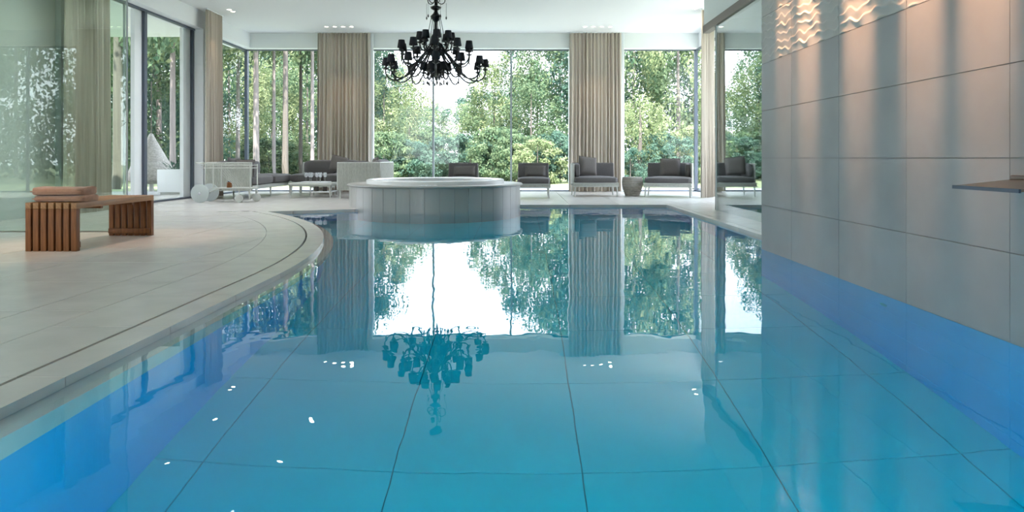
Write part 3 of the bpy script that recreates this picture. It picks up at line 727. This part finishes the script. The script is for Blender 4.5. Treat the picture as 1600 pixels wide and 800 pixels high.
# coffee tables, tray, glasses, trolley
def table(label, x, y, wx, wy, h, shelf=None):
    t = thing('coffee_table', label, 'table', (x,y,0), 0)
    MB().rbox(-wx/2,wx/2,-wy/2,wy/2,h-0.045,h,0.012).build('table_top', M['table'], t)
    MB().box(-wx/2+0.04,wx/2-0.04,-wy/2+0.04,wy/2-0.04,h-0.085,h-0.045).build('apron', M['alu'], t, smooth=False)
    for sx_ in (-1,1):
        for sy_ in (-1,1): MB().tube([(sx_*(wx/2-0.06),sy_*(wy/2-0.06),h-0.06),(sx_*(wx/2-0.04),sy_*(wy/2-0.04),0)],[0.022,0.015],8).build('leg', M['alu'], t)
    if shelf: MB().rbox(*shelf, 0.008).build('shelf', M['tray'], t)
    return t
table('grey coffee table with a tray of wine glasses before the low sofa', -4.92, 16.95, 1.02, 0.80, 0.345, (0.02,0.47,-0.35,0.35,0.12,0.145))
table('lower grey coffee table behind the table with the glasses', -4.95, 17.72, 0.62, 0.40, 0.28)
tr = thing('serving_tray', 'white tray under the wine glasses', 'tray', (-4.86,16.85,0.345))
b = MB().rbox(-0.31,0.31,-0.19,0.19,0,0.014,0.006); b.build('base', M['tray'], tr)
MB().tube([(-0.31,-0.19,0.018),(0.31,-0.19,0.018),(0.31,0.19,0.018),(-0.31,0.19,0.018),(-0.31,-0.19,0.018)],0.010,6).build('rim', M['tray'], tr)
gpos = [(-0.23,-0.03,'leftmost wine glass on the white tray'),(-0.165,0.06,'second wine glass from the left, set back on the tray'),(-0.10,-0.04,'third wine glass from the left on the tray'),(0.02,0.0,'fourth wine glass, after the gap in the row'),(0.075,0.08,'fifth wine glass, set back on the tray'),(0.12,-0.05,'wine glass sixth from the left on the tray'),(0.21,0.02,'rightmost wine glass on the white tray')]
g0 = None
for gx, gy, lb in gpos:
    if g0 is None:
        g0 = thing('wine_glass', lb, 'wine glass', (-4.86+gx,16.85+gy,0.359), 0, 'wine glasses on the tray')
        MB().lathe([(0.0,0.11),(0.02,0.115),(0.042,0.14),(0.046,0.17),(0.036,0.225),(0.034,0.225),(0.043,0.17),(0.039,0.142),(0.018,0.119),(0,0.116)],16,cap=False).build('bowl', M['wine'], g0)
        MB().lathe([(0.036,0),(0.036,0.003),(0.006,0.008),(0.0045,0.11),(0,0.11)],12,cap=False).build('stem', M['wine'], g0)
    else: copy_tree(g0, None, (-4.86+gx,16.85+gy,0.359), 0, lb)
for k, (dx, lb) in enumerate(((0.10,'small dark jar on the table shelf, left of two'),(0.30,'small dark jar on the table shelf, right of two'))):
    j = thing('candle_jar', lb, 'jar', (-4.92+dx,16.75,0.145)); MB().lathe([(0,0),(0.05,0),(0.055,0.03),(0.05,0.10),(0.04,0.12),(0,0.12)],14,cap=False).build('body', M['pillow'], j)
    MB().lathe([(0.042,0.12),(0.044,0.125),(0.02,0.14),(0,0.14)],14,cap=False).build('lid', M['alu'], j)

tl = thing('serving_trolley', 'grey wire serving trolley with a big disc wheel by the left sofa', 'trolley', (-6.05,14.95,0))
wm = MB().lathe([(0,-0.02),(0.17,-0.02),(0.192,-0.012),(0.192,0.012),(0.17,0.02),(0,0.02)], 32, cap=False).mesh('wheel', M['disc'], True)
for y in (-0.22, 0.25):
    o = link('wheel', wm, tl, (-0.62,y,0.192)); o.rotation_euler = (PI/2,0,0)
    MB().lathe([(0,0.02),(0.025,0.02),(0.025,0.03),(0,0.03)],12,cap=False).build('hub', M['chrome'], o)
sm_ = MB().lathe([(0,-0.025),(0.07,-0.025),(0.085,-0.012),(0.085,0.012),(0.07,0.025),(0,0.025)], 24, cap=False).mesh('caster', M['alu'], True)
for x, y in ((0.18,-0.2),(0.40,0.22)):
    o = link('caster', sm_, tl, (x,y,0.085)); o.rotation_euler = (PI/2,0,0.5)
    MB().tube([(x,y,0.09),(x,y+0.03,0.25)],0.012,6).build('caster_fork', M['alu'], tl)
fr = MB()
for y in (-0.2,0.2):
    fr.tube([(-0.62,y,0.192),(-0.35,y,0.30),(0.42,y,0.30),(0.42,y,0.25)],0.012,6)
    fr.tube([(-0.35,y,0.30),(-0.35,y,0.80),(-0.70,y,0.82)],0.012,6); fr.tube([(0.42,y,0.30),(0.42,y,0.80)],0.012,6)
fr.build('frame', M['alu'], tl)
MB().tube([(-0.62,-0.2,0.192),(-0.62,0.25,0.192)],0.014,8).build('axle', M['frame_dark'], tl)
MB().tube([(-0.70,-0.2,0.82),(-0.73,-0.2,0.83),(-0.73,0.2,0.83),(-0.70,0.2,0.82)],0.013,6).build('handle', M['alu'], tl)
MB().rbox(-0.36,0.44,-0.21,0.21,0.29,0.305,0.006).build('lower_shelf', M['alu'], tl)
wi = MB()
for z in (0.72,0.78):
    wi.tube([(-0.60,-0.21,z),(0.42,-0.21,z),(0.42,0.21,z),(-0.60,0.21,z),(-0.60,-0.21,z)],0.007,5)
for k in range(11): x = -0.58+k*0.09; wi.tube([(x,-0.21,0.72),(x,0.21,0.72)],0.004,4)
wi.build('wire_basket', M['alu'], tl)
sw_ = MB()
for k in range(5): x = -0.25+k*0.05; sw_.tube([(x,-0.21,0.70),(x+0.12,-0.21,0.55),(x+0.30,-0.21,0.40),(x+0.34,-0.21,0.31)],0.004,4)
sw_.build('side_wires', M['alu'], tl)
j = thing('jar', 'brown jar on the lower shelf of the trolley', 'jar', (-6.15,14.95,0.305)); MB().lathe([(0,0),(0.05,0),(0.055,0.03),(0.05,0.10),(0.03,0.12),(0,0.12)],14,cap=False).build('body', M['teak'], j)
MB().lathe([(0,0.12),(0.034,0.12),(0.034,0.14),(0,0.14)],12,cap=False).build('cap', M['frame_dark'], j)

# ------------------------------------------------------------------ lamps
def downlight(x, y, label, group, energy, size=2.2, blend=0.6, target=(0,0,-1), z=CZ, r=0.045, col=(1.0,0.72,0.50), lens=True):
    t = thing('ceiling_spotlight', label, 'spotlight', (x,y,z), 0, group)
    MB().lathe([(r,-0.002),(r+0.018,-0.004),(r+0.018,0.0),(r,0.0)],20,cap=False).build('trim_ring', M['white'], t)
    MB().lathe([(0,-0.0015),(r,-0.0015)],20,cap=False).build('lens', M['lamp'], t)
    l = bpy.data.lights.new('spot_lamp','SPOT'); l.energy = energy; l.spot_size = size; l.spot_blend = blend; l.color = col; l.shadow_soft_size = 0.03
    o = bpy.data.objects.new('spot_lamp', l); C.objects.link(o); o.parent = t; o.location = (0,0,-0.02)
    o.rotation_euler = Vector(target).to_track_quat('-Z','Y').to_euler()
for k, dx in enumerate((-0.33,-0.11,0.11,0.33)):
    downlight(-4.75+dx, 18.55, ORD[k]+' from left of the four small ceiling spotlights before the left back curtain', 'spotlights before the left back curtain', 10, 0.9, 0.8, (0,0.22,-1))
    downlight(2.05+dx, 18.55, ORD[k]+' from left of the four small ceiling spotlights before the right back curtain', 'spotlights before the right back curtain', 10, 0.9, 0.8, (0,0.22,-1))
for dy in (0,0.22):
    downlight(-6.75, 16.4+dy, ('nearer','farther')[dy > 0.1]+' small ceiling spotlight by the left gathered curtain', 'spotlights by the left gathered curtain', 8, 0.9, 0.8, (-0.25,0,-1))
    downlight(4.05, 16.1+dy, ('nearer','farther')[dy > 0.1]+' small ceiling spotlight by the right narrow curtain', 'spotlights by the right narrow curtain', 8, 0.9, 0.8, (0.25,0,-1))
for k, (y, e) in enumerate(((6.90,400),(6.35,900),(5.40,950),(4.55,1000),(3.92,1100),(3.15,1100))):
    downlight(2.14, y, 'recessed spotlight washing the grey stone wall, %s from the far end' % ORD[k], 'spotlights washing the stone wall', e, 0.27, 0.9, (0.225,0,-1), z=CZ, col=(1.0,0.54,0.30))
for x, y in ((-5.6,6.6),(-4.6,8.2)):
    downlight(x, y, ('left','right')[x > -5]+' recessed spotlight above the teak bench', 'spotlights above the teak bench', 100, 0.8, 0.8, z=3.9, col=(1.0,0.60,0.35))

for k, x in enumerate((-1.2, 0.35, 1.85)):  # unseen underwater lamps, added to brighten the pool
    t = thing('pool_fill_lamp', 'added unseen underwater fill lamp at the near pool wall, %s from the left' % ORD[k], 'added fill lamp', (x,0.6,-0.75), 0, 'added underwater fill lamps'); t.rotation_euler = (-PI/2,0,0)
    MB().lathe([(0.0,0.0),(0.15,0.0),(0.15,0.02),(0.12,0.03),(0.0,0.03)],24,cap=False).build('housing', M['chrome'], t)
    l = bpy.data.lights.new('pool_fill_light','AREA'); l.shape = 'DISK'; l.size = 0.24; l.energy = 8.5; l.color = (0.9,0.97,1.0)
    o = bpy.data.objects.new('pool_fill_light', l); C.objects.link(o); o.parent = t; o.location = (0,0,0.04); o.rotation_euler = (PI,0,0)
k = 0
for y in (10.6, 12.6, 14.6):  # white ceiling spots added out of view as soft fill for the deck
    for x in (-6.3, -4.3):
        downlight(x, y, 'added out-of-view white fill spotlight over the left deck, %s of six' % ORD[k], 'added fill spotlights over the left deck', 48, 2.3, 0.9, z=CZ, col=(0.96,0.95,1.0)); k += 1
# ------------------------------------------------------------------ outdoors
MBg = MB()
gx, gy = [-160,-16.3,5.3,160], [-80,-1.5,20.0,220]
gv = [(x,y,z) for z in (-0.6,-0.08) for y in gy for x in gx]
gf = []
for j_ in range(3):
    for i_ in range(3):
        if i_ == 1 and j_ == 1: continue
        a = j_*4+i_; gf += [(a,a+4,a+5,a+1),(a+16,a+17,a+21,a+20)]
MBg.add(gv, gf)
tag(MBg.build('lawn', M['grass'], smooth=False), 'green lawn around the pool hall', None, None, 'structure')
tag(MB().box(-9.9,-7.96,9.3,22.8,-0.3,-0.04).box(-7.96,6.5,20.05,22.8,-0.3,-0.04).box(5.35,8.0,7,22.8,-0.3,-0.04).build('terrace', M['terrace'], smooth=False), 'pale stone terrace outside the windows', None, None, 'structure')
hc = thing('hanging_chair', 'teardrop wicker hanging chair on the lawn outside the left window', 'hanging chair', (-10.75,20.6,-0.08)); hc.scale = (0.95,0.95,0.72)
pr = [(0.0,0.35),(0.42,0.38),(0.64,0.50),(0.68,0.68),(0.56,1.10),(0.36,1.6),(0.17,2.05),(0.05,2.38),(0.0,2.42)]
bb = MB().lathe(pr, 28, cap=False)
bb.build('wicker_shell', M['wicker'], hc)
MB().tube([(0,0,2.38),(0,0,4.5)],0.015,6).build('rope', M['bark'], hc)
MB().lathe([(0,0),(0.5,0),(0.5,0.04),(0.08,0.06),(0.06,0.36),(0,0.36)],24,cap=False).build('stand', M['alu'], hc)
pl = thing('planter_box', 'white square planter outside the left sliding window', 'planter', (-8.9,18.2,-0.04))
MB().rbox(-0.30,0.30,-0.30,0.30,0.10,0.68,0.015).build('box', M['tray'], pl)
MB().box(-0.24,0.24,-0.24,0.24,0.0,0.10).build('plinth', M['alu'], pl, smooth=False)
bs = MB()
for k in range(90):
    a = random.uniform(0,2*PI); r = random.uniform(0.02,0.26); z = random.uniform(0.66,0.84); q = Vector((r*math.cos(a),r*math.sin(a),z))
    d = Vector((math.cos(a),math.sin(a),0.8)).normalized()*0.12; n_ = d.cross(Vector((0,0,1))).normalized()*0.02
    bs.add([q-n_,q+n_,q+d],[(0,1,2)])
tag(bs.build('foliage', M['leaf_b'], pl, smooth=False), None, None, None, 'stuff')

# trees: crown meshes (unit radius, height 0..1) shared between the trees
def crown_mesh(seed, nclus, nleaf, leafs, shape, m, zf=0.38):
    rnd = random.Random(seed); vs = []; fs = []
    for c in range(nclus):
        for _ in range(50):
            z = rnd.random(); rr = shape(z); a = rnd.uniform(0,2*PI); r = rr*math.sqrt(rnd.uniform(0.25,1))
            if rr > 0.05: break
        cc = Vector((r*math.cos(a), r*math.sin(a), z)); cr = rnd.uniform(0.16,0.30); cz = cr*0.45
        for l in range(nleaf):
            d = Vector((rnd.gauss(0,1),rnd.gauss(0,1),rnd.gauss(0,1)+0.25)).normalized()
            k = rnd.uniform(0.55,1.0)
            p = cc+Vector((d.x*cr*k, d.y*cr*k, d.z*cz*k))
            nrm = (d+Vector((rnd.uniform(-.7,.7),rnd.uniform(-.7,.7),rnd.uniform(-.3,.9)))).normalized()
            t1 = nrm.orthogonal().normalized(); t2 = nrm.cross(t1); an = rnd.uniform(0,2*PI)
            u = (t1*math.cos(an)+t2*math.sin(an))*leafs*rnd.uniform(0.7,1.3); v = (t2*math.cos(an)-t1*math.sin(an))*leafs*0.55
            u.z *= zf; v.z *= zf
            n = len(vs); vs += [p-u, p+v*0.9, p+u, p-v*0.9]; fs.append((n,n+1,n+2,n+3))
    b = MB(); b.v = [tuple(q) for q in vs]; b.f = fs
    return b.mesh('foliage', m, False)
full = lambda z: 0.35+0.62*math.sin(PI*min(1,max(0,0.08+0.86*z)))**0.8 if z < 0.93 else 0.28
tall = lambda z: (0.25+0.55*math.sin(PI*(0.1+0.8*z)))
high = lambda z: 0.0 if z < 0.42 else 0.3+0.68*math.sin(PI*(z-0.38)/0.66)
CR = {
 'fa': crown_mesh(1, 75, 110, 0.034, full, M['leaf_a']), 'fb': crown_mesh(2, 75, 110, 0.034, full, M['leaf_b']), 'fc': crown_mesh(3, 75, 110, 0.034, full, M['leaf_c']),
 'ta': crown_mesh(4, 75, 110, 0.036, tall, M['leaf_a']), 'tb': crown_mesh(5, 75, 110, 0.036, tall, M['leaf_b']),
 'ha': crown_mesh(6, 46, 110, 0.036, high, M['leaf_c']), 'hb': crown_mesh(7, 46, 110, 0.036, high, M['leaf_a']),
 'bush': crown_mesh(8, 60, 110, 0.042, full, M['leaf_c'], 0.9), 'bush_b': crown_mesh(9, 60, 110, 0.042, full, M['leaf_b'], 0.9), 'bush_a': crown_mesh(10, 60, 110, 0.042, tall, M['leaf_a'], 0.9)}
def trunk_mesh(seed, pale):
    rnd = random.Random(seed); b = MB()
    pts = [(0.06*math.sin(k*0.9+seed)*k/8, 0.06*math.cos(k*0.7+seed)*k/8, k/8) for k in range(9)]
    b.tube(pts, [1.25,1.0,0.92,0.85,0.78,0.68,0.5,0.35,0.15], 9)
    return b.mesh('trunk', M['bark_pale' if pale else 'bark'], True)
# trunks are modelled at radius 1, height 1 and scaled on the object
TK = [trunk_mesh(1, False), trunk_mesh(2, True), trunk_mesh(3, True)]
def tree(px, d, H, R, kind, label, group, tk=0, tr=0.16, z_lo=0.0, x=None):
    X = x if x is not None else (px-812)*d/F
    if x is None: H = min(H, 2.6+0.40*d if kind in ('ha','hb') else 1.6+0.27*d)
    nm = 'bush' if kind.startswith('bush') else 'tree'
    t = thing(nm, label, nm, (X, d, -0.09), 0, group)
    c = link('foliage', CR[kind], t, (0,0,z_lo), random.uniform(0,6.28), scale=(R,R,H-z_lo)); c['kind'] = 'stuff'
    me = TK[tk]
    link('trunk', me, t, (0,0,0), random.uniform(0,6.28), scale=(tr*0.5,tr*0.5,H*0.93))
    return t
# far middle, below the open sky
gm = 'far trees under the open sky'
for px, d, H, R, k in ((590,95,10.5,5,'fb'),(648,100,9,5,'fa'),(690,105,8.3,6,'fb'),(722,100,8.4,5,'fa'),(752,95,9.5,5,'fb'),(800,95,12,5,'fa'),(620,90,9.5,4,'fa')):
    tree(px, d, H, R, k, 'distant green tree under the open sky in the middle window', gm, 0, 0.25)
gl = 'leafy trees left of the open sky in the middle window'
for px, d, H, R, k in ((560,40,8.5,2.6,'fb'),(592,44,8.6,2.4,'fa'),(622,42,6.3,2.3,'fc'),(600,34,4.6,1.9,'fc'),(640,38,3.6,1.8,'fa')):
    tree(px, d, H, R, k, 'sunlit leafy tree left of the open sky in the middle window', gl, 0, 0.12)
gr = 'leafy trees right of the open sky in the middle window'
for px, d, H, R, k in ((772,44,6.6,2.2,'fa'),(800,42,7.2,2.3,'fc'),(745,46,4.8,2.0,'fc'),(840,42,8.6,2.5,'fb'),(875,40,9.5,2.6,'fa'),(905,38,10,2.8,'fa'),(830,34,4.5,1.9,'fa')):
    tree(px, d, H, R, k, 'sunlit leafy tree right of the open sky in the middle window', gr, 0, 0.12)
gw = 'big trees filling the right window'
for px, d, H, R, k in ((950,36,12,3,'fb'),(990,33,13,2.7,'fa'),(1030,35,13.5,2.9,'fb'),(1060,31,8.5,2.2,'fc'),(1085,34,12.5,3,'fa'),(1125,38,9.5,3,'fb'),(1000,27,3.2,1.1,'fc'),(1170,42,10,3.2,'fa')):
    tree(px, d, H, R, k, 'big leafy tree filling the right far window', gw, 1 if px == 990 else 0, 0.2, z_lo=0.8 if px == 990 else 0.0)
gf = 'forest trees with tall bare trunks beyond the left far windows'
for px, d, H, k, tk, r in ((400,29,16,'ha',2,0.24),(428,33,16,'hb',1,0.16),(446,27,16,'ha',0,0.22),(488,30,16,'hb',2,0.16),(372,35,15,'ha',1,0.2),(345,33,16,'hb',0,0.22),(470,38,16,'ha',0,0.2),(520,36,15,'hb',0,0.2)):
    tree(px, d, H, 3.2, k, 'tall bare trunked forest tree beyond the left far windows', gf, tk, r)
gd = 'dense trees behind the bare trunks'
for px, d, H, R, k in ((358,46,9,2.8,'fc'),(395,58,13,3.4,'fa'),(425,50,7.5,2.6,'fc'),(458,60,12,3.4,'fb'),(480,48,8,2.6,'fa'),(505,56,13,3.2,'fc'),(545,62,12,3.4,'fa'),(330,52,12,3.2,'fc'),(300,58,14,3.5,'fa'),(440,75,14,4.5,'fb'),(390,80,15,4.5,'fb'),(490,78,15,4.5,'fa')):
    tree(px, d, H, R, k, 'dense leafy tree behind the bare trunks at the left', gd, 0, 0.2)
gs = 'trees on the lawn outside the left sliding window'
for px, d, H, R, k, tk, r, zl in ((270,27,15,3,'hb',2,0.22,0),(248,32,15,3,'ha',1,0.25,0),(215,25,14,3,'ha',0,0.28,0),(185,23,14,3,'hb',0,0.34,0),(150,30,14,3.2,'fa',0,0.2,0),(285,38,14,3.4,'fb',0,0.2,0),(240,42,14,3.6,'fa',0,0.2,0),(195,38,14,3.4,'fb',0,0.2,0),(170,33,13,3,'tb',0,0.2,0),(110,30,13,3.2,'fb',0,0.2,0),(225,52,15,4,'fb',0,0.2,0),(270,50,15,4,'fa',0,0.2,0)):
    tree(px, d, H, R, k, 'tall forest tree outside the left sliding window', gs, tk, r, zl)
gb = 'low bushes along the lawn outside the far windows'
for px, d, H, R in ((420,40,2.0,2.2),(460,42,1.8,2.2),(600,30,2.0,1.4),(640,31,1.7,1.4),(665,36,2.2,1.6),(700,34,1.9,1.7),(735,33,2.0,1.6),(770,31,2.2,1.5),(805,30,1.9,1.3),(840,28,1.7,1.2),(875,29,2.0,1.3),(985,26,1.3,0.8),(1040,27,1.9,1.2),(1085,28,2.2,1.3),(240,45,1.8,2.4),(190,44,1.8,2.4)):
    tree(px, d, H, R, random.choice(('bush','bush_a','bush_b')), 'low sunlit bush at the edge of the lawn', gb, 0, 0.05)
gn = 'trees behind the near window'
for x, y, H, R, k in ((-22,-16,12,3.2,'fa'),(-17,-18,11,3.2,'fc'),(-27,-20,13,3.5,'fb'),(-13,-20,12,3.3,'fa'),(-30,-12,12,3.4,'fb'),(-24,-2,12,3.2,'fa'),(-24,6,12,3.2,'fb'),(-20,-26,13,3.5,'fb'),(-35,-26,14,4,'fa')):
    tree(0, y, H, R, k, 'leafy tree behind the near window', gn, 0, 0.2, 0, x)

GT = {}
for o in list(C.objects):
    if o.get('category') in ('tree','bush') and o.get('group'): GT.setdefault(o['group'], []).append(o)
for g_, L in GT.items():
    L.sort(key=lambda o: o.location.x/abs(o.location.y))
    for k, o in enumerate(L): o['label'] = o['label']+', '+ORD[k]+' from the left'
